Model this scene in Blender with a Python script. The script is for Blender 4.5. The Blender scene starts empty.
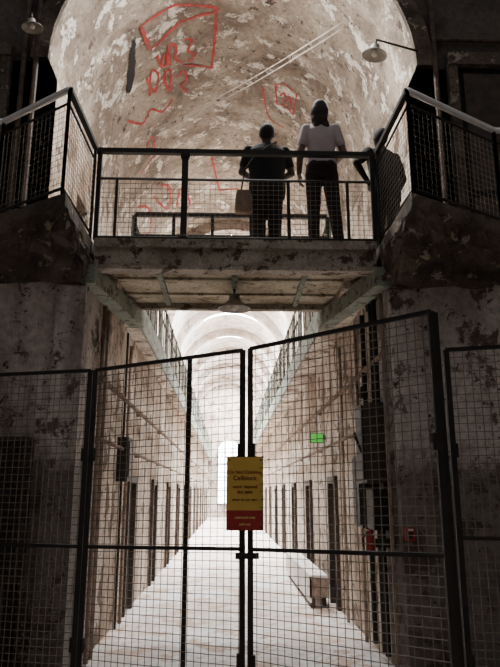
import bpy, math, random
from mathutils import Vector, Matrix
import numpy as np
random.seed(7)
C = bpy.context
scene = C.scene

# ------------------------------------------------------------------ materials
def new_mat(name):
    m = bpy.data.materials.new(name); m.use_nodes = True
    nt = m.node_tree
    return m, nt, nt.nodes["Principled BSDF"]

def noise(nt, pos, scale, detail=6, rough=0.6, dist=0.0):
    n = nt.nodes.new("ShaderNodeTexNoise")
    n.inputs["Scale"].default_value = scale
    n.inputs["Detail"].default_value = detail
    n.inputs["Roughness"].default_value = rough
    n.inputs["Distortion"].default_value = dist
    nt.links.new(pos, n.inputs["Vector"])
    return n.outputs["Fac"]

def ramp(nt, fac, stops):
    r = nt.nodes.new("ShaderNodeValToRGB")
    e = r.color_ramp.elements
    while len(e) < len(stops): e.new(0.5)
    for i, (p, c) in enumerate(stops):
        e[i].position = p
        e[i].color = (c[0], c[1], c[2], 1) if not isinstance(c, (int, float)) else (c, c, c, 1)
    nt.links.new(fac, r.inputs["Fac"])
    return r.outputs["Color"]

def mix(nt, fac, a, b, mode='MIX'):
    m = nt.nodes.new("ShaderNodeMix"); m.data_type = 'RGBA'; m.blend_type = mode
    for inp, v in ((m.inputs[0], fac), (m.inputs[6], a), (m.inputs[7], b)):
        if isinstance(v, bpy.types.NodeSocket): nt.links.new(v, inp)
        elif isinstance(v, (int, float)): inp.default_value = v
        else: inp.default_value = (v[0], v[1], v[2], 1)
    return m.outputs[2]

def geo_pos(nt):
    return nt.nodes.new("ShaderNodeNewGeometry").outputs["Position"]

def plaster(name, light, stain, patch, patch_t=0.56, scale=1.0, bump=0.5, rough=0.9, stain_lo=0.42, stain_hi=0.6, dark=None, dark_t=0.6, low_shade=None, streak=False):
    m, nt, b = new_mat(name)
    p = geo_pos(nt)
    p1 = p
    if streak:   # water runs: stains stretched down the wall
        mp = nt.nodes.new("ShaderNodeMapping"); mp.inputs["Scale"].default_value=(1.6,1.6,.4)
        nt.links.new(p, mp.inputs["Vector"]); p1 = mp.outputs[0]
    n1 = noise(nt, p1, 0.9*scale, 8, 0.65, 0.6)
    n2 = noise(nt, p, 2.6*scale, 12, 0.72, 0.3)
    n3 = noise(nt, p, 14*scale, 8, 0.7)
    c = ramp(nt, n1, [(stain_lo, light), (stain_hi, stain)])
    f = ramp(nt, n2, [(patch_t, 0.0), (patch_t+0.03, 1.0)])
    c = mix(nt, f, c, patch)
    if dark is not None:
        n4 = noise(nt, p, 5.5*scale, 12, 0.78, 0.5)
        c = mix(nt, ramp(nt, n4, [(dark_t, 0.0), (dark_t+0.025, 1.0)]), c, dark)
    if low_shade is not None:      # shade painted into the lower wall colour, ragged top edge
        zt, col = low_shade
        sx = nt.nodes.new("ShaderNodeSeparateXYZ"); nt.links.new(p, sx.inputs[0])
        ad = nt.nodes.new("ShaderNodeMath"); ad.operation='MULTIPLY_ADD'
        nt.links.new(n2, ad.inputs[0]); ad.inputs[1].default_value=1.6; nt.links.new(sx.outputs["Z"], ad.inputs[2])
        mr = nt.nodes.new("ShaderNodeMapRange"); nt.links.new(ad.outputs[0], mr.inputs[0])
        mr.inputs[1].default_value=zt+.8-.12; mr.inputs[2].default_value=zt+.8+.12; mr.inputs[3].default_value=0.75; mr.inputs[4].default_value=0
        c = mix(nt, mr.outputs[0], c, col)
    f3 = ramp(nt, n3, [(0.35, 0.5), (0.6, 1.0)])
    c = mix(nt, 0.8, c, f3, 'MULTIPLY')
    nt.links.new(c, b.inputs["Base Color"])
    b.inputs["Roughness"].default_value = rough
    bp = nt.nodes.new("ShaderNodeBump"); bp.inputs["Strength"].default_value = bump
    bp.inputs["Distance"].default_value = 0.04
    h = mix(nt, 0.5, ramp(nt, n2, [(patch_t-0.01, 1.0), (patch_t+0.02, 0.0)]), n3)
    nt.links.new(h, bp.inputs["Height"])
    nt.links.new(bp.outputs["Normal"], b.inputs["Normal"])
    return m

def simple(name, col, rough=0.6, metal=0.0, var=0.25, scale=12):
    m, nt, b = new_mat(name)
    p = geo_pos(nt)
    n = noise(nt, p, scale, 5, 0.6)
    d = tuple(x*(1-var) for x in col); l = tuple(min(1, x*(1+var)) for x in col)
    nt.links.new(ramp(nt, n, [(0.35, d), (0.65, l)]), b.inputs["Base Color"])
    b.inputs["Roughness"].default_value = rough
    b.inputs["Metallic"].default_value = metal
    return m

def emis(name, col, strength):
    m, nt, b = new_mat(name)
    b.inputs["Base Color"].default_value = (*col, 1)
    b.inputs["Emission Color"].default_value = (*col, 1)
    b.inputs["Emission Strength"].default_value = strength
    return m

M_WALL = plaster("corridor_plaster", (0.76, 0.67, 0.57), (0.36, 0.26, 0.19), (0.2, 0.13, 0.09), 0.54, dark=(.06,.04,.03), dark_t=.575, streak=True)
M_FAR = plaster("far_lit_plaster", (0.84, 0.8, 0.76), (0.54, 0.46, 0.4), (0.38, 0.31, 0.26), 0.56, dark=(.18,.13,.1), dark_t=.61, streak=True)  # paler plaster copy, brightness of the far corridor put into its colour
M_RIB = plaster("stained_rib_plaster", (0.5, 0.43, 0.38), (0.3, 0.24, 0.2), (0.2, 0.14, 0.11), 0.56)
M_VAULT = plaster("vault_plaster", (0.46, 0.385, 0.31), (0.2, 0.15, 0.115), (0.8, 0.745, 0.67), 0.545, 1.05, dark=(.08,.05,.035), dark_t=.57)
M_FRONT = plaster("rotunda_plaster", (0.66, 0.6, 0.56), (0.32, 0.27, 0.245), (0.15, 0.11, 0.09), 0.545, dark=(.05,.035,.03), dark_t=.58, low_shade=(1.9,(.07,.058,.05)), streak=True)
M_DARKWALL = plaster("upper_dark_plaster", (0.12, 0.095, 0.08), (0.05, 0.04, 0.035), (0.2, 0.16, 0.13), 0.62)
M_STONE = plaster("rough_stone", (0.18, 0.135, 0.1), (0.06, 0.045, 0.035), (0.42, 0.35, 0.27), 0.565, 2.2, 1.0)
M_FLOOR = plaster("dusty_concrete", (0.85, 0.82, 0.8), (0.7, 0.6, 0.53), (0.6, 0.42, 0.32), 0.53, 0.8, 0.2)
M_FASCIA = plaster("peeling_fascia_paint", (0.56, 0.5, 0.42), (0.32, 0.27, 0.21), (0.12, 0.08, 0.06), 0.54, 2.5)
M_SOFFIT = plaster("soffit_paint", (0.62, 0.56, 0.42), (0.4, 0.33, 0.23), (0.22, 0.15, 0.09), 0.56, 2.0)
M_GREEN = plaster("green_peeling_paint", (0.35, 0.39, 0.32), (0.24, 0.26, 0.21), (0.13, 0.09, 0.07), 0.54, 3)
M_IRON = simple("black_iron", (0.014, 0.011, 0.01), 0.7, 0.0)
M_RUST = simple("rusty_iron", (0.09, 0.06, 0.045), 0.7, 0.2, 0.5)
M_WIRE = simple("galvanised_wire", (0.17, 0.14, 0.11), 0.6, 0.1)
M_STEEL = simple("polished_steel", (0.9, 0.92, 0.95), 0.3, 0.5, 0.05)
M_DARK = simple("dark_void", (0.012, 0.01, 0.01), 0.9)
M_DOOR = simple("dark_door_wood", (0.05, 0.033, 0.025), 0.7, 0, 0.5, 6)
M_FRAME = simple("pale_frame_paint", (0.6, 0.55, 0.5), 0.8, 0, 0.3, 6)
M_CABLE = simple("pale_cable_sheath", (0.45, 0.4, 0.35), 0.8, 0, 0.2, 6)
M_PIPE = simple("painted_pipe", (0.3, 0.22, 0.17), 0.6, 0.0, 0.4)
M_PLANK = simple("pale_wood", (0.8, 0.74, 0.7), 0.8, 0, 0.15, 5)
M_REDP = simple("red_spray_paint", (0.38, 0.035, 0.03), 0.8, 0, 0.35, 9)
M_RED = simple("red_enamel", (0.3, 0.02, 0.02), 0.4)
M_YEL = simple("yellow_sign_face", (0.62, 0.42, 0.08), 0.6, 0, 0.06, 3)
M_SRED = simple("red_sign_face", (0.34, 0.025, 0.02), 0.6, 0, 0.06, 3)
M_TEXT = simple("sign_text_ink", (0.22, 0.06, 0.02), 0.6, 0, 0.05)
M_TEXT2 = simple("sign_text_pale", (0.75, 0.55, 0.2), 0.6, 0, 0.05)
M_ENAMEL = simple("lamp_enamel", (0.33, 0.31, 0.27), 0.5, 0.1)
M_BULB = simple("lamp_bulb_glass", (0.8, 0.78, 0.7), 0.2)
M_CANVAS = simple("canvas_bag", (0.2, 0.14, 0.11), 0.9)
M_SKY = emis("skylight_glazing", (0.95, 0.98, 1.0), 350)
M_SKYN = emis("near_skylight_glazing", (1.0, 0.97, 0.93), 95)
M_WIN = emis("end_window_glazing", (0.92, 0.96, 1.0), 14)
M_EXIT = emis("green_sign_face", (0.12, 0.7, 0.1), 0.3)
M_GREY = simple("grey_metal_box", (0.05, 0.042, 0.038), 0.6, 0.1)

# ------------------------------------------------------------------ mesh builder
class MB:
    def __init__(s): s.v=[]; s.f=[]; s.m=[]; s.mats=[]
    def mi(s, mat):
        if mat not in s.mats: s.mats.append(mat)
        return s.mats.index(mat)
    def add(s, vs, fs, mat):
        o=len(s.v); i=s.mi(mat)
        s.v += [tuple(v) for v in vs]
        for f in fs: s.f.append(tuple(a+o for a in f)); s.m.append(i)
    def box(s, a, b, mat):
        x0,y0,z0=a; x1,y1,z1=b
        vs=[(x0,y0,z0),(x1,y0,z0),(x1,y1,z0),(x0,y1,z0),(x0,y0,z1),(x1,y0,z1),(x1,y1,z1),(x0,y1,z1)]
        s.add(vs,[(0,3,2,1),(4,5,6,7),(0,1,5,4),(1,2,6,5),(2,3,7,6),(3,0,4,7)],mat)
    def tube(s, p, q, r, mat, seg=4, r2=None, caps=True):
        p=Vector(p); q=Vector(q); d=(q-p)
        if d.length<1e-6: return
        d.normalize(); r2 = r if r2 is None else r2
        up=Vector((0,0,1)) if abs(d.z)<0.9 else Vector((0,1,0))
        a=d.cross(up).normalized(); b=d.cross(a)
        vs=[];fs=[]
        off = math.pi/4 if seg==4 else 0
        k = 1.414 if seg==4 else 1
        for c,rr in ((p,r),(q,r2)):
            for i in range(seg):
                t=2*math.pi*i/seg+off
                vs.append(c+a*math.cos(t)*rr*k+b*math.sin(t)*rr*k)
        for i in range(seg):
            j=(i+1)%seg; fs.append((i,j,seg+j,seg+i))
        if caps:
            fs.append(tuple(reversed(range(seg)))); fs.append(tuple(range(seg,2*seg)))
        s.add(vs,fs,mat)
    def path(s, pts, r, mat, seg=8):
        for a,b in zip(pts[:-1],pts[1:]): s.tube(a,b,r,mat,seg)
    def beam(s, p, q, w, h, mat):
        p=Vector(p); q=Vector(q); d=(q-p).normalized()
        up=Vector((0,0,1)) if abs(d.z)<0.9 else Vector((0,1,0))
        a=d.cross(up).normalized()*w/2; b=a.cross(d).normalized()*h/2
        vs=[p-a-b,p+a-b,p+a+b,p-a+b,q-a-b,q+a-b,q+a+b,q-a+b]
        s.add(vs,[(0,3,2,1),(4,5,6,7),(0,1,5,4),(1,2,6,5),(2,3,7,6),(3,0,4,7)],mat)
    def lathe(s, c, prof, mat, seg=24, axis=None):
        rot = Matrix.Identity(3) if axis is None else Vector((0,0,1)).rotation_difference(Vector(axis)).to_matrix()
        vs=[];fs=[];n=len(prof); c=Vector(c)
        for (r,z) in prof:
            for i in range(seg):
                t=2*math.pi*i/seg
                vs.append(c+rot@Vector((r*math.cos(t),r*math.sin(t),z)))
        for k in range(n-1):
            for i in range(seg):
                j=(i+1)%seg
                fs.append((k*seg+i,k*seg+j,(k+1)*seg+j,(k+1)*seg+i))
        s.add(vs,fs,mat)
    def obj(s, name, smooth=False, parent=None):
        me=bpy.data.meshes.new(name); me.from_pydata(s.v,[],s.f)
        for m in s.mats: me.materials.append(m)
        me.polygons.foreach_set("material_index", s.m)
        if smooth: me.polygons.foreach_set("use_smooth",[True]*len(s.f))
        me.update()
        o=bpy.data.objects.new(name,me); scene.collection.objects.link(o)
        if parent: o.parent=parent
        return o

DECK=4.08; WL=-1.42; WR=1.60; UL=-2.30; UR=2.36; YF=6.2; YU=7.2; YE=46.0
CX=0.03; R=2.33; ZS=6.9

# ------------------------------------------------------------------ floor + lower walls
b=MB(); b.box((-7,-5,-0.2),(7,YE+1,0.0),M_FLOOR); b.obj("floor")

def wall_open(b, xf, xb, y0, y1, z0, z1, ops, mat):
    xa,xc=min(xf,xb),max(xf,xb)
    y=y0
    for (ya,yb,za,zb) in ops:
        b.box((xa,y,z0),(xc,ya,z1),mat)
        b.box((xa,ya,zb),(xc,yb,z1),mat)
        if za>z0: b.box((xa,ya,z0),(xc,yb,za),mat)
        b.box((xb-0.02,ya,za),(xb+0.02,yb,zb),M_DARK)
        y=yb
    b.box((xa,y,z0),(xc,y1,z1),mat)

doorsL=[9.3+3.0*i for i in range(12)]
doorsR=[9.7+3.0*i for i in range(12)]
DW=0.75; DH=1.85
b=MB(); wall_open(b,WL,WL-0.6,YF+0.6,YE,0,3.8,[(y,y+DW,0,DH) for y in doorsL],M_WALL); b.obj("wall_left")
b=MB(); wall_open(b,WR,WR+0.6,YF+0.6,YE,0,3.8,[(y,y+DW,0,DH) for y in doorsR],M_WALL); b.obj("wall_right")
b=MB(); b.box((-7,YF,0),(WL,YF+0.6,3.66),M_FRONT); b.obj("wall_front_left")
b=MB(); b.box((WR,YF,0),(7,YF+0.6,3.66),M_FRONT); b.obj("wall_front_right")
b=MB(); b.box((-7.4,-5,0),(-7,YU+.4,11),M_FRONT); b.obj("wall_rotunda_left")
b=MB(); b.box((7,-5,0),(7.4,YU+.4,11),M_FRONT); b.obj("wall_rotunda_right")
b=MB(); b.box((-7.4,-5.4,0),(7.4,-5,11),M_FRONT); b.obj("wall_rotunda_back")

# cell doors (shared meshes)
def cell_door_mesh():
    b=MB(); w=DW; h=DH
    b.box((-.09,0,0),(-.04,.08,h),M_DOOR); b.box((-.09,w-.08,0),(-.04,w,h),M_DOOR); b.box((-.09,.0,h-.1),(-.04,w,h),M_DOOR)
    b.box((-.04,.01,0),(.02,.08,h-.01),M_DOOR); b.box((-.04,w-.08,0),(.02,w-.01,h-.01),M_DOOR); b.box((-.04,.08,h-.1),(.02,w-.08,h-.01),M_DOOR)
    b.box((.12,.08,0.01),(.17,w-.08,h-.1),M_DOOR)
    for k in range(5):
        z=.12+k*.38; b.box((.10,.08,z),(.12,w-.08,z+.05),M_RUST)
    for k in range(4):
        y=.11+k*.155; b.box((.095,y,.01),(.12,y+.04,h-.12),M_RUST)
    b.box((.07,w-.2,.85),(.1,w-.12,1.0),M_IRON)
    return b
db=cell_door_mesh()
dob=db.obj("cell_door"); dmesh=dob.data
first=True
for y in doorsR:
    if first: o=dob; first=False
    else: o=bpy.data.objects.new("cell_door",dmesh); scene.collection.objects.link(o)
    o.location=(WR+0.04,y,0)
for y in doorsL:
    o=bpy.data.objects.new("cell_door",dmesh); scene.collection.objects.link(o)
    o.location=(WL-0.04,y+DW,0); o.rotation_euler=(0,0,math.pi)

# ------------------------------------------------------------------ gallery slabs in corridor
GL=-1.22; GR=1.25
b=MB(); b.box((UL,YF+.6,3.8),(GL,YE,DECK),M_WALL)
b.box((GL,7.8,3.78),(GL+.03,YE,DECK+.03),M_GREEN); b.obj("gallery_walkway")
b=MB(); b.box((GR,YF+.6,3.8),(UR,YE,DECK),M_WALL)
b.box((GR-.03,7.8,3.78),(GR,YE,DECK+.03),M_GREEN); b.obj("gallery_walkway")

def gallery_rail(x):
    b=MB()
    for z in (DECK+1.0,DECK+.68,DECK+.15): b.tube((x,7.85,z),(x,YE-.1,z),.018,M_IRON,6)
    y=7.9
    k=0
    while y<YE:
        if k%4==0: b.box((x-.025,y-.025,DECK),(x+.025,y+.025,DECK+1.04),M_GREEN)
        else: b.box((x-.009,y-.009,DECK),(x+.009,y+.009,DECK+1.0),M_IRON)
        y+=.3; k+=1
    b.obj("gallery_railing")
gallery_rail(GL-.04); gallery_rail(GR+.04)

# upper walls
upd=[9.0+3*i for i in range(12)]
def upper_wall(xf,xb,name):
    b=MB()
    wall_open(b,xf,xb,YU,17.9,DECK-.1,ZS,[(y,y+.75,DECK,DECK+1.9) for y in upd if y<17],M_WALL)
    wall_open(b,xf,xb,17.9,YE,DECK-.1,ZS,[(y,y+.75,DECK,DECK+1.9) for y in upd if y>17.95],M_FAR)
    b.obj(name)
upper_wall(UL,UL-.5,"wall_upper_left"); upper_wall(UR,UR+.5,"wall_upper_right")

# ------------------------------------------------------------------ vault with curved skylight bands
TH=30.0
sky=[(7.45,8.25)]+[(17.8+4.2*i,19.0+4.2*i) for i in range(7)]
def vp(th,y,r=R):
    t=math.radians(th); return (CX+r*math.sin(t),y,ZS+r*math.cos(t))
ths=[-90+6*i for i in range(31)]
ys=sorted(set([YU]+[a for s_ in sky for a in s_]+[YE]+[YU+1.5*i for i in range(40) if YU+1.5*i<YE]))
b=MB()
nt_=len(ths)
vs=[]
for y in ys:
    for t in ths: vs.append(vp(t,y))
fa=[];fb=[]
for i in range(len(ys)-1):
    ym=(ys[i]+ys[i+1])/2
    op=any(a<ym<c for a,c in sky)
    for j in range(nt_-1):
        tm=(ths[j]+ths[j+1])/2
        if op and abs(tm)<TH: continue
        (fa if ym<17.8 else fb).append((i*nt_+j,i*nt_+j+1,(i+1)*nt_+j+1,(i+1)*nt_+j))
b.add(vs,fa,M_VAULT)
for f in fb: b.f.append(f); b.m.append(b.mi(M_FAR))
nsm=len(b.f)
RD=.3
for (a_,c_) in sky[1:]:
    yy=a_-.5; w_=.4
    for j in range(nt_-1):
        a0=vp(ths[j],yy,R);a1=vp(ths[j+1],yy,R);a2=vp(ths[j+1],yy,R-RD);a3=vp(ths[j],yy,R-RD)
        c0=vp(ths[j],yy+w_,R);c1=vp(ths[j+1],yy+w_,R);c2=vp(ths[j+1],yy+w_,R-RD);c3=vp(ths[j],yy+w_,R-RD)
        b.add([a0,a1,a2,a3,c0,c1,c2,c3],[(0,1,2,3),(7,6,5,4),(3,2,6,7)],M_RIB)
    b.box((UL,yy,DECK),(UL+RD,yy+w_,ZS),M_RIB); b.box((UR-RD,yy,DECK),(UR,yy+w_,ZS),M_RIB)
vo=b.obj("ceiling_vault",smooth=False)
vo.data.polygons.foreach_set("use_smooth",[i<nsm for i in range(len(vo.data.polygons))])
RO=R+.16
sth=[t for t in ths if abs(t)<=TH]
for k,(a,c) in enumerate(sky):
    b=MB()
    for j in range(len(sth)-1):
        t0,t1=sth[j],sth[j+1]
        b.add([vp(t0,a,RO),vp(t1,a,RO),vp(t1,c,RO),vp(t0,c,RO)],[(0,1,2,3)],M_SKYN if k==0 else M_SKY)
        for yy in (a,c):
            b.add([vp(t0,yy,R),vp(t1,yy,R),vp(t1,yy,RO+.02),vp(t0,yy,RO+.02)],[(0,1,2,3)],M_FRAME)
    for t in (-TH,TH):
        b.add([vp(t,a,R),vp(t,c,R),vp(t,c,RO+.02),vp(t,a,RO+.02)],[(0,1,2,3)],M_FRAME)
    for t in (-18,-6,6,18):
        b.beam(vp(t,a,RO-.03),vp(t,c,RO-.03),.03,.04,M_IRON)
    b.obj("skylight")

# upper front wall with arch opening
b=MB()
zt=11.0
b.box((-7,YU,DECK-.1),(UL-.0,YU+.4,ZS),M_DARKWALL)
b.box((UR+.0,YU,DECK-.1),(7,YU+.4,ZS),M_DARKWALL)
vs=[];fs=[]
for t in ths:
    p=vp(t,YU)
    vs.append(p)
    x=p[0]
    vs.append((x,YU,zt))
for j in range(nt_-1): fs.append((2*j,2*j+2,2*j+3,2*j+1))
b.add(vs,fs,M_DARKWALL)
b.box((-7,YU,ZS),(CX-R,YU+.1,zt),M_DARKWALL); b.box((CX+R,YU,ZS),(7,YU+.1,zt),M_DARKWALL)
b.obj("wall_upper_front")
b=MB()
for j in range(nt_-1):
    p=[vp(ths[j],YU-.08,R),vp(ths[j+1],YU-.08,R),vp(ths[j+1],YU-.08,R+.22),vp(ths[j],YU-.08,R+.22)]
    q=[(a,YU,c) for a,_,c in p]
    b.add(p+q,[(0,1,2,3),(0,4,5,1),(2,6,7,3)],M_STONE)
b.obj("trim_arch")

# end wall with arched window
b=MB(); b.box((-3,YE,0),(3,YE+.3,10),M_RIB); b.obj("wall_end")
b=MB()
pts=[(CX-.8,YE-.05,.9),(CX+.8,YE-.05,.9)]+[(CX+.8*math.cos(math.radians(a)),YE-.05,4.4+.8*math.sin(math.radians(a))) for a in range(0,181,15)]
b.add(pts,[tuple(range(len(pts)))],M_WIN)
for x in (-.8,-.27,.27,.8): b.box((CX+x-.03,YE-.1,.9),(CX+x+.03,YE-.05,4.5 if abs(x)>.5 else 5.1),M_IRON)
for z in (.9,1.8,2.7,3.6,4.4): b.box((CX-.8,YE-.1,z-.03),(CX+.8,YE-.05,z+.03),M_IRON)
b.obj("window_1")

# ------------------------------------------------------------------ bridge
BL=-1.37; BR=1.49; BB=7.8
b=MB()
b.box((BL,YF,DECK-.06),(BR,YF+.6,DECK),M_SOFFIT); b.box((GL,YF+.6,DECK-.06),(GR,BB,DECK),M_SOFFIT)
b.box((BL,YF,DECK-.27),(BR,YF+.1,DECK-.06),M_FASCIA)
b.box((BL,YF-.05,DECK-.07),(BR,YF+.12,DECK+.02),M_FASCIA)
b.box((BL,YF-.03,DECK-.30),(BR,YF+.12,DECK-.255),M_FASCIA)
b.box((GL,BB-.1,DECK-.27),(GR,BB,DECK-.06),M_FASCIA)
b.box((BL,YF+.1,DECK-.2),(BR,YF+.6,DECK-.17),M_SOFFIT); b.box((GL,YF+.6,DECK-.2),(GR,BB-.1,DECK-.17),M_SOFFIT)
for x in (-.75,.05,.8): b.box((x-.03,YF+.1,DECK-.24),(x+.03,BB-.1,DECK-.2),M_GREEN)
for y in (6.75,7.3): b.box((BL+.15,y-.025,DECK-.225),(BR-.24,y+.025,DECK-.2),M_SOFFIT)
b.beam((BL-.05,YF-.05,DECK-.36),(GL+.06,BB+.15,DECK-.36),.17,.2,M_GREEN)
b.beam((BR+.05,YF-.05,DECK-.36),(GR-.06,BB+.15,DECK-.36),.17,.2,M_GREEN)
b.obj("footbridge")

def landing(name, top, bot, seed):
    rnd=random.Random(seed)
    b=MB(); n=len(top)
    T=[];Bt=[]
    for i in range(n):
        a=Vector((*top[i],0)); c=Vector((*top[(i+1)%n],0)); a2=Vector((*bot[i],0)); c2=Vector((*bot[(i+1)%n],0))
        m=max(1,int((c-a).length/.1))
        for k in range(m):
            T.append(a.lerp(c,k/m)); Bt.append(a2.lerp(c2,k/m))
    N=len(T); rings=[]
    lv=[(0,0.0,0),(.0,.12,0),(.06,.13,1),(.15,.15,1.3),(.25,.22,1.5),(.38,.23,1.6),(.5,.3,1.6),(.65,.31,1.6),(.8,.39,1.4),(1,.45,1)]
    for (t,dz,j) in lv:
        ring=[]
        for k in range(N):
            p=T[k].lerp(Bt[k],t)
            jx=rnd.uniform(-.03,.03)*j; jz=rnd.uniform(-.03,.03)*j
            yy=p.y+jx
            if p.y>6.9: yy=p.y
            ring.append((p.x+rnd.uniform(-.02,.02)*j,yy,DECK-dz+jz))
        rings.append(ring)
    vs=[v for r_ in rings for v in r_]; fs=[]
    for q in range(len(rings)-1):
        for k in range(N):
            l=(k+1)%N; fs.append((q*N+k,q*N+l,(q+1)*N+l,(q+1)*N+k))
    fs.append(tuple(range(N))); fs.append(tuple(reversed(range((len(rings)-1)*N,len(rings)*N))))
    b.add(vs,fs,M_STONE)
    return b.obj(name)
landing("gallery_landing",[(-1.40,5.1),(-2.2,5.62),(-7,6.15),(-7,7.2),(-1.40,7.2)],[(-1.44,6.1),(-2.2,6.2),(-7,6.3),(-7,7.2),(-1.44,7.2)],3)
landing("gallery_landing",[(1.53,5.0),(2.6,5.62),(7,6.15),(7,7.2),(1.53,7.2)],[(1.6,6.1),(2.6,6.2),(7,6.3),(7,7.2),(1.6,7.2)],5)

# ------------------------------------------------------------------ wire panels / railings
def wires(b, A, B, zb0, zb1, zt0, zt1, sp, r, mat, jit=.002):
    A=Vector((*A,0)); B=Vector((*B,0)); L=(B-A).length
    n=int(L/sp)
    for i in range(1,n+1):
        t=i*sp/L
        if t>=1: break
        p=A.lerp(B,t); dx=random.uniform(-jit,jit)
        b.tube((p.x,p.y,zb0+(zb1-zb0)*t),(p.x+dx,p.y,zt0+(zt1-zt0)*t),r,mat,4,caps=False)
    m=int(((zt0+zt1)/2-(zb0+zb1)/2)/sp)
    for i in range(1,m+1):
        t=i/(m+1)
        za=zb0+(zt0-zb0)*t; zb=zb1+(zt1-zb1)*t
        b.tube((A.x,A.y+r,za+random.uniform(-jit,jit)),(B.x,B.y+r,zb),r,mat,4,caps=False)

RH=1.02
b=MB()
b.box((BL-.05,YF-.03,DECK+RH-.03),(BR+.05,YF+.03,DECK+RH+.02),M_IRON)
b.tube((BL,YF,DECK+.70),(BR,YF,DECK+.70),.014,M_IRON,6)
b.tube((BL,YF,DECK+.05),(BR,YF,DECK+.05),.014,M_IRON,6)
for x,w in ((BL,.022),(-.48,.032),(BR,.022),(-1.18,.014),(.6,.016),(1.22,.014)):
    b.box((x-w,YF-w,DECK+.02),(x+w,YF+w,DECK+(RH if w>.02 else .7)),M_IRON)
b.lathe((-.48,YF,DECK+.02),[(0,.0),(.06,.0),(.06,.03),(.035,.07),(.03,.12),(0,.12)],M_IRON,12)
b.lathe((-.48,YF,DECK+RH-.1),[(0,.0),(.045,.02),(.05,.05),(.045,.09),(0,.1)],M_IRON,12)
wires(b,(BL,YF),(BR,YF),DECK+.05,DECK+.05,DECK+.7,DECK+.7,.055,.0018,M_WIRE)
b.obj("bridge_railing")
b=MB()
y=BB-.03
b.box((GL,y-.025,DECK+.98),(GR,y+.025,DECK+1.03),M_IRON)
for z in (.12,.72): b.tube((GL,y,DECK+z),(GR,y,DECK+z),.016,M_IRON,6)
for i in range(6):
    x=GL+(GR-GL)*i/5; b.box((x-.02,y-.02,DECK),(x+.02,y+.02,DECK+1.0),M_IRON)
b.obj("bridge_railing")

def side_rail(corner, start, end, far):
    b=MB(); z=DECK
    b.beam((*start,z+RH),(*corner,z+RH),.05,.045,M_IRON)
    P=[corner,end,far]
    for a,c in zip(P[:-1],P[1:]):
        b.tube((*a,z+RH+.0),(*c,z+RH+.0),.03,M_STEEL,10)
    for a,c in ((start,corner),(corner,end),(end,far)):
        a=Vector(a); c=Vector(c)
        b.tube((*a,z+.06),(*c,z+.06),.014,M_IRON,6)
        b.tube((*a,z+.88),(*c,z+.88),.012,M_IRON,6)
        wires(b,a,c,z+.06,z+.06,z+.88,z+.88,.06,.0015,M_WIRE)
        n=max(1,round((c-a).length/.85))
        for i in range(n+1):
            p=a.lerp(c,i/n); b.box((p.x-.014,p.y-.014,z),(p.x+.014,p.y+.014,z+RH),M_IRON)
    b.obj("gallery_handrail")
side_rail((-1.44,5.14),(-1.41,6.14),(-2.2,5.68),(-6.9,6.2))
side_rail((1.57,5.06),(1.54,6.14),(2.6,5.68),(6.9,6.2))

# ------------------------------------------------------------------ gate
E=1.6
pL0=(-2.75,5.72); pL=(-1.10,5.30); pM=(-.31,4.97); pC=(.10,4.76); pC2=(.155,4.73); pR=(1.25,3.85); pF=(1.62,4.70); pF2=(3.2,4.25)
def leaf(A,B,tA,tB,rA,rB,st=.02,extra=None,bot=.08):
    b=MB()
    rA+=E; rB+=E
    d=(Vector(B)-Vector(A)).normalized()
    for p,t in ((A,tA),(B,tB)): b.beam((*p,bot-.08),(*p,t),st*2,st*1.6,M_IRON)
    b.beam((*A,tA),(*B,tB),st*1.2,st*1.4,M_IRON)
    b.beam((*A,rA),(*B,rB),st*1.2,st*1.3,M_IRON)
    b.beam((*A,bot),(*B,bot),st*1.2,st*1.6,M_IRON)
    if extra: b.beam((*extra[0],bot),(*extra[0],extra[1]),st*1.7,st*1.5,M_IRON)
    wires(b,A,B,bot,bot,tA,tB,.056,.0026,M_WIRE,.006)
    for p,s in ((A,1),(B,-1)):
        for z in (.5,1.9):
            q=Vector(p)+d*s*.02
            b.tube((q.x,q.y,z-.05),(q.x,q.y,z+.05),.02,M_IRON,8)
    return b
b=leaf(pL,pC,E+.985,E+1.045,-.40,-.378,extra=(pM,E+1.02)); b.obj("gate_leaf")
b=leaf(pC2,pR,E+1.05,E+1.10,-.378,-.345)
b.beam((pR[0]+.055,pR[1]+.06,0.0),(pR[0]+.045,pR[1]+.06,E+1.11),.03,.03,M_IRON)
b.box((pC[0]-.05,pC[1]-.06,1.16),(pC2[0]+.06,pC[1]-.03,1.2),M_IRON)
b.obj("gate_leaf")
b=leaf(pL0,(pL[0]-.045,pL[1]+.011),E+.98,E+.985,-.385,-.40); b.obj("fence_panel")
b=leaf(pF,pF2,E+1.045,E+1.06,-.304,-.304); b.obj("fence_panel")

# sign on centre posts
root=bpy.data.objects.new("warning_sign",None); scene.collection.objects.link(root)
root.location=(.115,4.68,1.6)
b=MB(); b.box((-.13,-.004,-.115),(.13,.004,.25),M_YEL); b.box((-.13,-.004,-.25),(.13,.004,-.115),M_SRED)
b.box((-.135,-.002,.245),(.135,.006,.255),M_IRON)
for x in (-.11,.11):
    for z in (-.23,.23): b.lathe((x,-.004,z),[(0,-.0),(.006,0),(.005,.003),(0,.003)],M_IRON,8,axis=(0,-1,0))
o=b.obj("panel",parent=root)
def txt(s,x,z,size,mat,al='CENTER'):
    cu=bpy.data.curves.new("text","FONT"); cu.body=s; cu.size=size; cu.align_x=al; cu.extrude=.001; cu.offset=.0006
    cu.materials.append(mat)
    o=bpy.data.objects.new("lettering",cu); scene.collection.objects.link(o); o.parent=root
    o.location=(x,-.007,z); o.rotation_euler=(math.pi/2,0,0)
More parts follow.
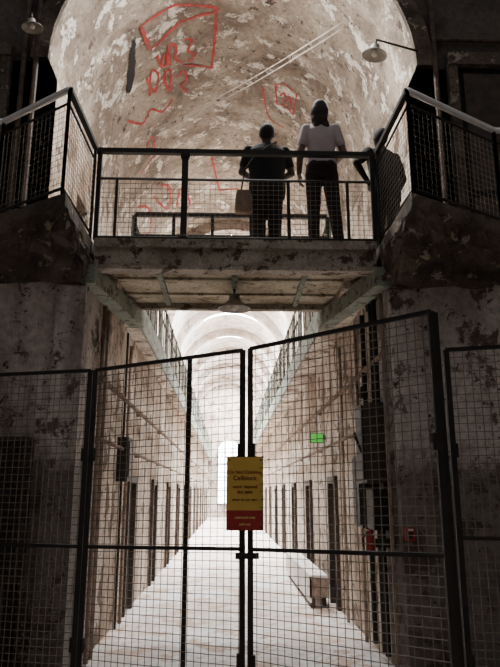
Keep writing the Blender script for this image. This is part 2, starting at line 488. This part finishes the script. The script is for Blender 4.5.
txt("Do Not Continue",0,.135,.032,M_TEXT); txt("Cellblock",0,.09,.044,M_TEXT); txt("work beyond",0,.035,.032,M_TEXT); txt("this gate",0,.0,.032,M_TEXT)
txt("please do not enter",0,-.05,.022,M_TEXT)
txt("restricted area",0,-.17,.024,M_TEXT2); txt("staff only",0,-.215,.022,M_TEXT2)

# ------------------------------------------------------------------ graffiti on vault
def vstroke(b, pts, w=.05, r=R-.014):
    P=[]
    for (a0,y0),(a1,y1) in zip(pts[:-1],pts[1:]):
        n=max(2,int(math.hypot((a1-a0)*.04,y1-y0)/.08))
        for k in range(n): P.append((a0+(a1-a0)*k/n,y0+(y1-y0)*k/n))
    P.append(pts[-1])
    for i in range(len(P)-1):
        a=Vector((math.radians(P[i][0])*R,P[i][1])); c=Vector((math.radians(P[i+1][0])*R,P[i+1][1]))
        d=(c-a); 
        if d.length<1e-6: continue
        d.normalize(); n=Vector((-d.y,d.x))*w/2*random.uniform(.6,1.2); e=d*w*.15
        q=[a-n-e,a+n-e,c+n+e,c-n+e]
        b.add([vp(math.degrees(t.x/R),t.y,r) for t in q],[(0,1,2,3)],M_REDP)
def curve(pts,n=6):
    out=[]
    P=[pts[0]]+list(pts)+[pts[-1]]
    for i in range(1,len(P)-2):
        p0,p1,p2,p3=P[i-1],P[i],P[i+1],P[i+2]
        for k in range(n):
            t=k/n
            out.append(tuple(.5*((2*p1[c])+(-p0[c]+p2[c])*t+(2*p0[c]-5*p1[c]+4*p2[c]-p3[c])*t*t+(-p0[c]+3*p1[c]-3*p2[c]+p3[c])*t**3) for c in (0,1)))
    out.append(pts[-1]); return out
b=MB()
vstroke(b,[(-39,8.75),(-37,9.35),(-33,9.35),(-22,9.05),(-8,9.0)],.055)
vstroke(b,[(-38,8.75),(-24,8.65),(-7,8.9),(-8,9.6),(-10,10.4),(-17,10.25),(-23,10.15)],.055)
for S in ([(-34,9.6),(-33,9.9),(-30,9.95),(-30,9.65),(-33,9.9)],
          [(-29,10.0),(-28,9.5),(-25,9.6),(-26,9.9),(-23,10.05)],
          [(-21,9.5),(-18,9.55),(-20,9.8),(-17,9.95),(-20,10.1)],
          [(-41,10.0),(-38,10.5),(-35,10.1),(-38,9.9),(-41,10.5)],
          [(-33,10.2),(-31,10.7),(-29,10.2),(-31,10.1),(-33,10.4)],
          [(-26,10.4),(-23,10.3),(-22,10.6),(-25,10.7),(-22,10.95)]):
    vstroke(b,curve(S),.05)
vstroke(b,curve([(-56,10.6),(-48,11.1),(-42,10.9),(-36,11.2),(-30,11.0)]),.05)
vstroke(b,curve([(-60,11.4),(-52,12.0),(-44,11.7),(-46,12.4),(-56,12.6)]),.05)
vstroke(b,[(20,10.7),(22,11.3),(26,11.2),(31,11.4),(31,10.7),(24,10.6),(20,10.7)],.04)
vstroke(b,curve([(23,11.0),(25,10.85),(26,11.1),(28,10.9),(29,11.15)]),.035)
vstroke(b,curve([(14,10.9),(17,11.6),(20,11.9),(27,12.0)]),.035)
vstroke(b,curve([(-52,14.0),(-44,15.2),(-40,14.2),(-46,13.8)]),.06)
vstroke(b,curve([(-38,15.4),(-32,14.6),(-28,15.6),(-33,15.9)]),.06)
vstroke(b,curve([(-66,13.5),(-58,14.2),(-60,15.2),(-68,15.0)]),.06)
vstroke(b,[(-12,13.6),(-8,15.4),(4,15.3)],.06)
b.obj("graffiti")
b=MB()
def patch(cen,ru,rv,sk,n=34):
    pts=[]
    for k in range(n):
        t=2*math.pi*k/n; rr=random.uniform(.75,1.12)
        u=ru*rr*math.cos(t); v=rv*rr*math.sin(t)
        pts.append(vp(cen[0]+u+v*sk,cen[1]+v-u*.04,R-.014))
    b.add([vp(cen[0],cen[1],R-.014)]+pts,[(0,1+k,1+(k+1)%n) for k in range(n)],M_DARK)
patch((-48,9.6),3.5,.42,-7); patch((-45,9.15),2.3,.25,-6)
b.obj("fallen_plaster_patch")
# slack pair of cables strung across the vault
b=MB()
for off in (0,.16):
    A=Vector(vp(-46,11.5+off,R-.02)); B=Vector(vp(46,8.3+off,R-.02))
    P=[A.lerp(B,k/20)+Vector((0,0,-.10*math.sin(math.pi*k/20))) for k in range(21)]
    b.path(P,.009,M_CABLE,6)
b.obj("overhead_cable",smooth=True)

# ------------------------------------------------------------------ pipes on walls
b=MB()
for z,r in ((2.78,.03),(2.15,.022)):
    b.tube((WL+.07,6.85,z),(WL+.07,YE-.2,z),r,M_PIPE,10)
y=7.0
while y<YE:
    b.box((WL,y-.015,2.12),(WL+.09,y+.015,2.18),M_PIPE); b.box((WL,y-.015,2.74),(WL+.1,y+.015,2.82),M_PIPE); y+=3
for y in (6.9,7.1,8.9): b.tube((WL+.05,y,.0),(WL+.05,y,3.6),.025,M_PIPE,8)
b.obj("wall_pipe",smooth=True)
b=MB()
for z,r in ((2.95,.03),(2.3,.022)):
    b.tube((WR-.07,6.3 if z>2.5 else 7.6,z),(WR-.07,YE-.2,z),r,M_PIPE,10)
y=8.2
while y<YE:
    b.box((WR-.1,y-.015,2.91),(WR,y+.015,2.99),M_PIPE); b.box((WR-.1,y-.015,2.27),(WR,y+.015,2.33),M_PIPE); y+=3
for y in (6.35,7.75,8.9): b.tube((WR-.05,y,.0),(WR-.05,y,3.6),.022,M_PIPE,8)
b.obj("wall_pipe",smooth=True)

# electrical switchgear on right wall
b=MB()
x=WR
b.box((x-.24,6.5,1.7),(x,6.9,2.5),M_GREY); b.box((x-.26,6.53,1.73),(x-.24,6.87,2.47),M_IRON)
b.box((x-.2,7.0,1.25),(x,7.4,2.0),M_GREY); b.box((x-.215,7.03,1.28),(x-.2,7.37,1.97),M_IRON)
b.box((x-.18,6.55,1.25),(x,6.85,1.64),M_IRON)
b.box((x-.16,7.05,2.1),(x,7.3,2.5),M_IRON)
for y,z0,z1 in ((6.6,2.5,3.6),(6.75,2.5,3.6),(7.2,2.5,3.6),(6.65,.1,1.25),(7.2,.1,1.25),(6.78,.1,1.25)):
    b.tube((x-.07,y,z0),(x-.07,y,z1),.028,M_IRON,8)
b.tube((x-.26,6.6,2.0),(x-.33,6.6,2.2),.014,M_IRON,8)
b.lathe((x-.2,6.7,2.62),[(0,-.06),(.05,-.05),(.055,0),(.045,.04),(.02,.07),(0,.075)],M_IRON,12)
b.obj("electrical_switchgear")
b=MB()
b.box((x+.01,6.08,1.18),(x+.09,6.15,1.30),M_RED); b.box((x+.03,6.07,1.2),(x+.07,6.08,1.26),M_IRON)
b.tube((x+.03,6.06,1.28),(x+.07,6.06,1.28),.01,M_FRAME,8); b.obj("fire_alarm_box")
b=MB()
b.lathe((x-.24,6.45,1.05),[(0,0),(.04,0),(.045,.02),(.045,.14),(.03,.18),(.015,.2),(.015,.22),(0,.22)],M_RED,16)
b.box((x-.2,6.43,1.1),(x,6.47,1.18),M_IRON); b.tube((x-.24,6.45,1.26),(x-.31,6.43,1.29),.008,M_IRON,6)
b.path([(x-.26,6.45,1.25),(x-.3,6.5,1.18),(x-.3,6.5,1.1)],.008,M_IRON,6)
b.obj("fire_extinguisher",smooth=False)
b=MB(); x=WL
b.box((x,8.4,1.75),(x+.14,8.75,2.3),M_IRON); b.box((x+.14,8.44,1.8),(x+.155,8.71,2.25),M_GREY)
b.tube((x+.05,8.55,2.3),(x+.05,8.55,3.7),.015,M_IRON,8); b.tube((x+.05,8.55,0),(x+.05,8.55,1.75),.015,M_IRON,8)
b.obj("meter_box")
b=MB(); b.box((1.36,10.78,2.42),(1.56,10.8,2.56),M_EXIT); b.box((1.35,10.8,2.41),(1.57,10.82,2.57),M_IRON)
b.box((1.55,10.79,2.46),(1.60,10.81,2.54),M_IRON); b.obj("exit_sign")
# bench along right wall with pale apron
b=MB()
b.box((1.18,9.9,.41),(1.30,13.9,.45),M_PLANK); b.box((1.31,9.9,.41),(1.44,13.9,.45),M_PLANK)
b.box((1.18,9.9,.08),(1.21,13.9,.41),M_PLANK); b.box((1.18,9.9,.14),(1.44,9.93,.41),M_PIPE)
for y in (10.0,11.8,13.5):
    b.box((1.21,y,.0),(1.27,y+.06,.41),M_RUST); b.box((1.37,y,.0),(1.43,y+.06,.41),M_RUST); b.box((1.27,y,.15),(1.37,y+.05,.2),M_RUST)
b.obj("wooden_bench")
b=MB()
b.box((-2.45,5.98,.85),(-1.82,6.2,2.1),M_GREY)
for k in range(12):
    z=.9+k*.1; b.box((-2.42,5.95,z),(-1.85,5.98,z+.06),M_IRON)
b.box((-2.42,6.0,0),(-2.36,6.18,.85),M_IRON); b.box((-1.92,6.0,0),(-1.86,6.18,.85),M_IRON)
b.obj("louvred_cabinet")
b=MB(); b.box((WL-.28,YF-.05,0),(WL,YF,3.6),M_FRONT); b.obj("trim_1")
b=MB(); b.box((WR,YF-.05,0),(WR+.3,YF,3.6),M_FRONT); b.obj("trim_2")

def upper_door(name,x0,x1,z1):
    b=MB(); y=YU
    b.box((x0,y-.1,DECK),(x0+.12,y,z1),M_STONE); b.box((x1-.12,y-.1,DECK),(x1,y,z1),M_STONE); b.box((x0,y-.12,z1),(x1,y,z1+.18),M_STONE)
    b.box((x0+.12,y-.03,DECK),(x1-.12,y-.01,z1),M_DARK)
    b.box((x0+.2,y-.06,DECK+.05),(x1-.2,y-.03,DECK+1.0),M_DOOR)
    b.box((x0+.2,y-.06,DECK+1.1),(x1-.2,y-.03,z1-.1),M_DOOR)
    b.obj(name)
upper_door("door_1",2.75,3.85,6.9); upper_door("door_2",-3.85,-2.75,6.9)
b=MB()
for x in (-2.45,-2.6): b.tube((x,YU-.06,DECK),(x,YU-.06,10.8),.035,M_RUST,8)
b.obj("rotunda_drainpipe")
b=MB()
b.tube((2.6,YU-.06,DECK),(2.6,YU-.06,10.8),.035,M_RUST,8)
b.tube((2.6,YU-.05,7.3),(6.9,YU-.05,7.3),.03,M_RUST,8)
b.obj("rotunda_drainpipe")

def bell_lamp(name,c,arm_from,axis,s=1.0):
    b=MB()
    prof=[(.03*s,.14*s),(.05*s,.13*s),(.055*s,.08*s),(.09*s,.05*s),(.155*s,.0),(.16*s,-.012*s),(.15*s,-.008*s),(.085*s,.035*s),(.04*s,.06*s),(0,.06*s)]
    b.lathe(c,prof,M_ENAMEL,28,axis)
    b.lathe(c,[(0,-.03*s),(.035*s,-.015*s),(.045*s,.015*s),(.03*s,.05*s)],M_BULB,16,axis)
    a=Vector(axis).normalized(); t=Vector(c)+a*.13*s
    b.path([t,t+a*.08,Vector(arm_from)],.013,M_IRON,8)
    return b.obj(name,smooth=True)
bell_lamp("wall_lamp",(1.80,7.05,6.98),(2.38,7.12,7.1),(.15,-.1,1),1.0)
bell_lamp("wall_lamp",(-2.45,6.9,7.15),(-2.6,7.12,7.3),(-.1,-.1,1),.8)
bell_lamp("pendant_lamp",(.05,7.0,3.62),(.05,7.0,3.84),(0,0,1),1.15)

# ------------------------------------------------------------------ people
def capsule(b,p,r1,q,r2,mat,seg=14):
    p=Vector(p);q=Vector(q); d=q-p; L=d.length
    d = d/L if L>1e-6 else Vector((0,0,1))
    up=Vector((0,0,1)) if abs(d.z)<.9 else Vector((0,1,0))
    a=d.cross(up).normalized(); c=d.cross(a)
    rings=[]
    for k in range(1,5):
        t=math.pi/2*(1-k/4); rings.append((p-d*math.sin(t)*r1,math.cos(t)*r1))
    for k in range(0,4):
        t=math.pi/2*(k/4); rings.append((q+d*math.sin(t)*r2,math.cos(t)*r2))
    vs=[p-d*r1]; 
    for (o,r) in rings:
        for i in range(seg):
            t=2*math.pi*i/seg; vs.append(o+a*math.cos(t)*r+c*math.sin(t)*r)
    vs.append(q+d*r2); n=len(rings); fs=[]
    for i in range(seg):
        j=(i+1)%seg
        fs.append((0,1+j,1+i)); fs.append((len(vs)-1,1+(n-1)*seg+i,1+(n-1)*seg+j))
        for k in range(n-1): fs.append((1+k*seg+i,1+k*seg+j,1+(k+1)*seg+j,1+(k+1)*seg+i))
    b.add(vs,fs,mat)

def person(name, loc, H, yaw, arms, feet, mats, female=False, sleeve='short', head_yaw=0, lean=0.0, hem=.98, wide=1.0):
    prims=[]
    b=MB(); dm=M_IRON
    def cap(p,r1,q,r2,tag):
        capsule(b,p,r1,q,r2,dm); prims.append(('c',Vector(p),r1,Vector(q),r2,tag))
    def ell(c,r,tag):
        n=14; vs=[];fs=[];seg=20
        c=Vector(c)
        rm=Matrix.Rotation(head_yaw,3,'Z') if (head_yaw and c.z>1.5) else Matrix.Identity(3)
        cc=rm@c
        for k in range(n+1):
            ph=math.pi*k/n
            for i in range(seg):
                t=2*math.pi*i/seg
                vs.append(cc+rm@Vector((r[0]*math.sin(ph)*math.cos(t),r[1]*math.sin(ph)*math.sin(t),r[2]*math.cos(ph))))
        for k in range(n):
            for i in range(seg):
                j=(i+1)%seg; fs.append((k*seg+i,(k+1)*seg+i,(k+1)*seg+j,k*seg+j))
        b.add(vs,fs,dm); prims.append(('e',cc,Vector(r),rm,tag))
    sw = .155 if female else .185*wide
    if female:
        tor=[(.83,.15,.11),(.90,.172,.122),(.97,.168,.12),(1.08,.148,.108),(1.18,.15,.112),(1.28,.162,.12),(1.38,.17,.1),(1.44,.13,.075),(1.48,.07,.058)]
    else:
        tor=[(.80,.18,.13),(.90,.19,.135),(.97,.187,.132),(1.08,.182,.13),(1.18,.19,.132),(1.30,.205,.135),(1.39,.205,.115),(1.45,.16,.088),(1.49,.08,.065)]
        tor=[(z,x*wide,y*wide) for z,x,y in tor]
    vs=[];fs=[];seg=24
    ly=lambda z: lean*(max(0,z-.9)/.6)**1.2
    for (z,rx,ry) in tor:
        for i in range(seg):
            t=2*math.pi*i/seg; vs.append((rx*math.cos(t),ry*math.sin(t)+ly(z),z))
    for k in range(len(tor)-1):
        for i in range(seg):
            j=(i+1)%seg; fs.append((k*seg+i,k*seg+j,(k+1)*seg+j,(k+1)*seg+i))
    fs.append(tuple(reversed(range(seg)))); fs.append(tuple(range((len(tor)-1)*seg,len(tor)*seg)))
    b.add(vs,fs,dm); prims.append(('t',tor,None))
    hy=ly(1.5)
    for s_ in (-1,1): ell((s_*.07,-.05,.92),(.09,.08,.1),'trouser')
    cap((0,hy-.01,1.44),.058,(0,hy+.01,1.56),.054,'skin')
    ell((0,hy+.005,1.635),(.075,.095,.115),'skin')
    ell((0,hy+.035,1.575),(.052,.055,.05),'skin')
    ell((0,hy+.105,1.615),(.013,.018,.024),'skin')
    ell((0,hy+.092,1.575),(.024,.012,.009),'lip')
    for s_ in (-1,1): ell((s_*.079,hy,1.62),(.012,.02,.032),'skin')
    ell((0,hy-.012,1.65),(.087,.102,.112),'hair')
    if female:
        ell((0,hy-.04,1.60),(.1,.08,.125),'hair'); ell((0,hy-.058,1.51),(.092,.052,.1),'hair'); ell((.045,hy-.06,1.43),(.045,.035,.08),'hair')
        ell((-.04,hy-.06,1.44),(.045,.035,.075),'hair')
    for s_,ft in zip((-1,1),feet):
        hip=Vector((s_*.085,0,.88)); an=Vector((ft[0],ft[1],.09)); kn=hip.lerp(an,.5)+Vector((0,.03,0))
        cap(hip,.094*wide,kn,.07*wide,'trouser'); cap(kn,.07*wide,an,.058*wide,'trouser')
        cap(an+Vector((0,0,.02)),.056,an+Vector((0,0,-.02)),.058,'trouser')
        cap(an+Vector((0,-.03,-.045)),.042,an+Vector((s_*.025,.14,-.052)),.036,'shoe')
    for s_,(el,wr,hd,pn) in zip((-1,1),arms):
        sh=Vector((s_*sw,ly(1.42),1.41)); el=Vector(el); wr=Vector(wr)
        cap(sh,.064,sh.lerp(el,.65),.057,'shirt')
        cap(sh.lerp(el,.5),.045,el,.04,'shirt' if sleeve=='long' else 'skin')
        cap(el,.041,el.lerp(wr,.3),.04,'shirt' if sleeve=='long' else 'skin')
        cap(el.lerp(wr,.3),.04,wr,.027,'shirt' if sleeve=='long' else 'skin')
        d=Vector(hd).normalized(); n=Vector(pn).normalized(); n=(n-d*n.dot(d)).normalized(); sd=d.cross(n)*(-s_)
        for k,(o,Lf) in enumerate(((.028,.072),(.0095,.08),(-.0095,.074),(-.028,.058))):
            kn=wr+d*(.092-.006*abs(k-1))+sd*o
            cap(wr+d*.015+sd*o*.6,.014,kn,.0125,'skin')
            m=kn+(d*.9+n*.35).normalized()*Lf*.48
            e=m+(d*.6+n*.8).normalized()*Lf*.5
            cap(kn,.0098,m,.009,'skin'); cap(m,.009,e,.0078,'skin')
        t0=wr+d*.03+sd*.025; t1=t0+(d*.6+sd*.7+n*.25).normalized()*.04; t2=t1+(d*.9+sd*.2+n*.35).normalized()*.032
        cap(t0,.014,t1,.011,'skin'); cap(t1,.0105,t2,.009,'skin')
    src=b.obj(name+"_src")
    rm=src.modifiers.new("r",'REMESH'); rm.mode='VOXEL'; rm.voxel_size=.0075
    sm=src.modifiers.new("s",'SMOOTH'); sm.factor=.5; sm.iterations=3
    dg=C.evaluated_depsgraph_get(); ev=src.evaluated_get(dg)
    me=bpy.data.meshes.new_from_object(ev,depsgraph=dg)
    bpy.data.objects.remove(src,do_unlink=True)
    nF=len(me.polygons); cen=np.empty(nF*3); me.polygons.foreach_get("center",cen); cen=cen.reshape(-1,3)
    best=np.full(nF,1e9); tag=np.zeros(nF,dtype=np.int32)
    tags=['skin','shirt','trouser','shoe','hair','lip']
    for pr in prims:
        if pr[0]=='c':
            p=np.array(pr[1]);q=np.array(pr[3]);d=q-p; L2=max(d@d,1e-9)
            t=np.clip(((cen-p)@d)/L2,0,1); dist=np.linalg.norm(cen-(p+t[:,None]*d),axis=1)-(pr[2]+(pr[4]-pr[2])*t); tg=np.full(nF,tags.index(pr[5]))
        elif pr[0]=='e':
            l=(cen-np.array(pr[1]))@np.array(pr[3]); k=np.linalg.norm(l/np.array(pr[2]),axis=1)
            dist=(k-1)*min(pr[2]); tg=np.full(nF,tags.index(pr[4]))
        else:
            zs=[a[0] for a in tor]; rx=np.interp(cen[:,2],zs,[a[1] for a in tor]); ry=np.interp(cen[:,2],zs,[a[2] for a in tor])
            yo=np.array([ly(z) for z in cen[:,2]])
            k=np.sqrt((cen[:,0]/rx)**2+((cen[:,1]-yo)/ry)**2)
            dz=np.maximum(np.maximum(tor[0][0]-cen[:,2],cen[:,2]-tor[-1][0]),0)
            dist=(k-1)*np.minimum(rx,ry)+dz
            tg=np.where(cen[:,2]>hem,tags.index('shirt'),tags.index('trouser'))
        u=dist<best; best=np.where(u,dist,best); tag=np.where(u,tg,tag)
    me.materials.clear()
    for t in tags: me.materials.append(mats[t])
    me.polygons.foreach_set("material_index",tag.astype(np.int32)); me.polygons.foreach_set("use_smooth",[True]*nF)
    me.update()
    o=bpy.data.objects.new(name,me); scene.collection.objects.link(o)
    o.location=loc; o.rotation_euler=(0,0,yaw); s=H/1.76; o.scale=(s,s,s)
    e=MB(); rmx=Matrix.Rotation(head_yaw,3,'Z')
    for s_ in (-1,1):
        c=rmx@Vector((s_*.032,hy+.087,1.635))
        e.lathe(c,[(0,-.011),(.008,-.008),(.011,0),(.008,.008),(0,.011)],mats['eye'],12)
        c2=rmx@Vector((s_*.032,hy+.0965,1.635)); e.lathe(c2,[(0,-.005),(.004,-.003),(.005,0),(.004,.003),(0,.005)],M_DARK,10)
    eo=e.obj("eyes",smooth=True,parent=o)
    return o
SK=simple("skin",(0.12,0.065,0.045),.55,0,.1,8); EYE=simple("eye_white",(.7,.68,.65),.3,0,.03)
SKD=simple("deep_skin",(0.04,0.022,0.016),.6,0,.1,8)
HAIRD=simple("dark_hair",(.008,.006,.005),.8,0,.4,40); HAIRB=simple("brown_hair",(.02,.01,.007),.7,0,.4,40)
BLK=simple("black_cloth",(.006,.006,.007),.95,0,.2,30); DKT=simple("dark_trouser_cloth",(.007,.006,.006),.95,0,.2,30)
WHT=simple("white_shirt_cloth",(.46,.39,.4),.85,0,.08,10); BRT=simple("brown_trouser_cloth",(.022,.013,.011),.9,0,.2,20)
SHOE=simple("dark_shoe_leather",(.02,.016,.014),.6); LIP=simple("lips",(.3,.1,.09),.5)
def mm(**k):
    d=dict(skin=SK,shirt=BLK,trouser=DKT,shoe=SHOE,hair=HAIRD,lip=LIP,eye=EYE); d.update(k); return d
man=person("standing_man",(.42,6.85,DECK),1.78,0.03,
   [((-.29,.06,1.15),(-.12,.30,1.18),(.9,.35,.1),(0,.5,-1)),((.29,.05,1.15),(.12,.32,1.17),(-.9,.35,.1),(0,.5,-1))],
   [(-.10,0),(.09,.03)],mm(skin=SKD),lean=.03,hem=.84,wide=1.12)
b=MB()
vs=[];fs=[]
for z,hx,hy in ((.60,.08,.035),(.62,.10,.05),(.78,.095,.05),(.88,.07,.03)):
    for sx,sy in ((-1,-1),(1,-1),(1,1),(-1,1)): vs.append((sx*hx,sy*hy,z))
for k in range(3):
    for i in range(4):
        j=(i+1)%4; fs.append((k*4+i,k*4+j,(k+1)*4+j,(k+1)*4+i))
fs+= [(3,2,1,0),(12,13,14,15)]
vs=[(v[0]-.27,v[1]-.02,v[2]) for v in vs]
b.add(vs,fs,M_CANVAS)
b.path([(-.3,-.02,.87),(-.26,-.1,1.1),(-.14,-.17,1.25),(.02,-.17,1.38),(.1,-.09,1.47),(.1,0.02,1.5)],.01,M_DARK,6)
b.obj("shoulder_bag",parent=man)
person("standing_woman",(.99,6.42,DECK),1.80,-.05,
   [((-.225,-.04,1.14),(-.24,.02,.90),(.0,.1,-1),(1,.1,0)),((.235,-.02,1.13),(.17,.22,1.12),(-.5,.9,.1),(-.3,.1,-1))],
   [(-.10,0),(.17,.04)],mm(shirt=WHT,trouser=BRT,hair=HAIRB),female=True,head_yaw=-.25)
person("leaning_man",(1.80,6.85,DECK),1.76,.35,
   [((-.42,-.06,1.17),(-.20,.04,1.0),(.5,.6,-.6),(1,0,.3)),((.27,.02,1.13),(.24,.2,.95),(0,.6,-.8),(-1,.1,0))],
   [(-.12,0),(.12,.02)],mm(shirt=DKT,skin=SKD),lean=.06,sleeve='long')

# ------------------------------------------------------------------ world + camera
w=bpy.data.worlds.new("sky"); scene.world=w; w.use_nodes=True
bg=w.node_tree.nodes["Background"]; bg.inputs[0].default_value=(.95,.95,.97,1); bg.inputs[1].default_value=.38

cam=bpy.data.cameras.new("camera"); co=bpy.data.objects.new("camera",cam); scene.collection.objects.link(co)
cam.sensor_fit='VERTICAL'; cam.sensor_height=36; cam.lens=648/667*36; cam.clip_start=.05; cam.clip_end=200
co.location=(0,0,1.6); co.rotation_euler=(math.radians(90+13.86),0,math.radians(-1.85))
scene.camera=co
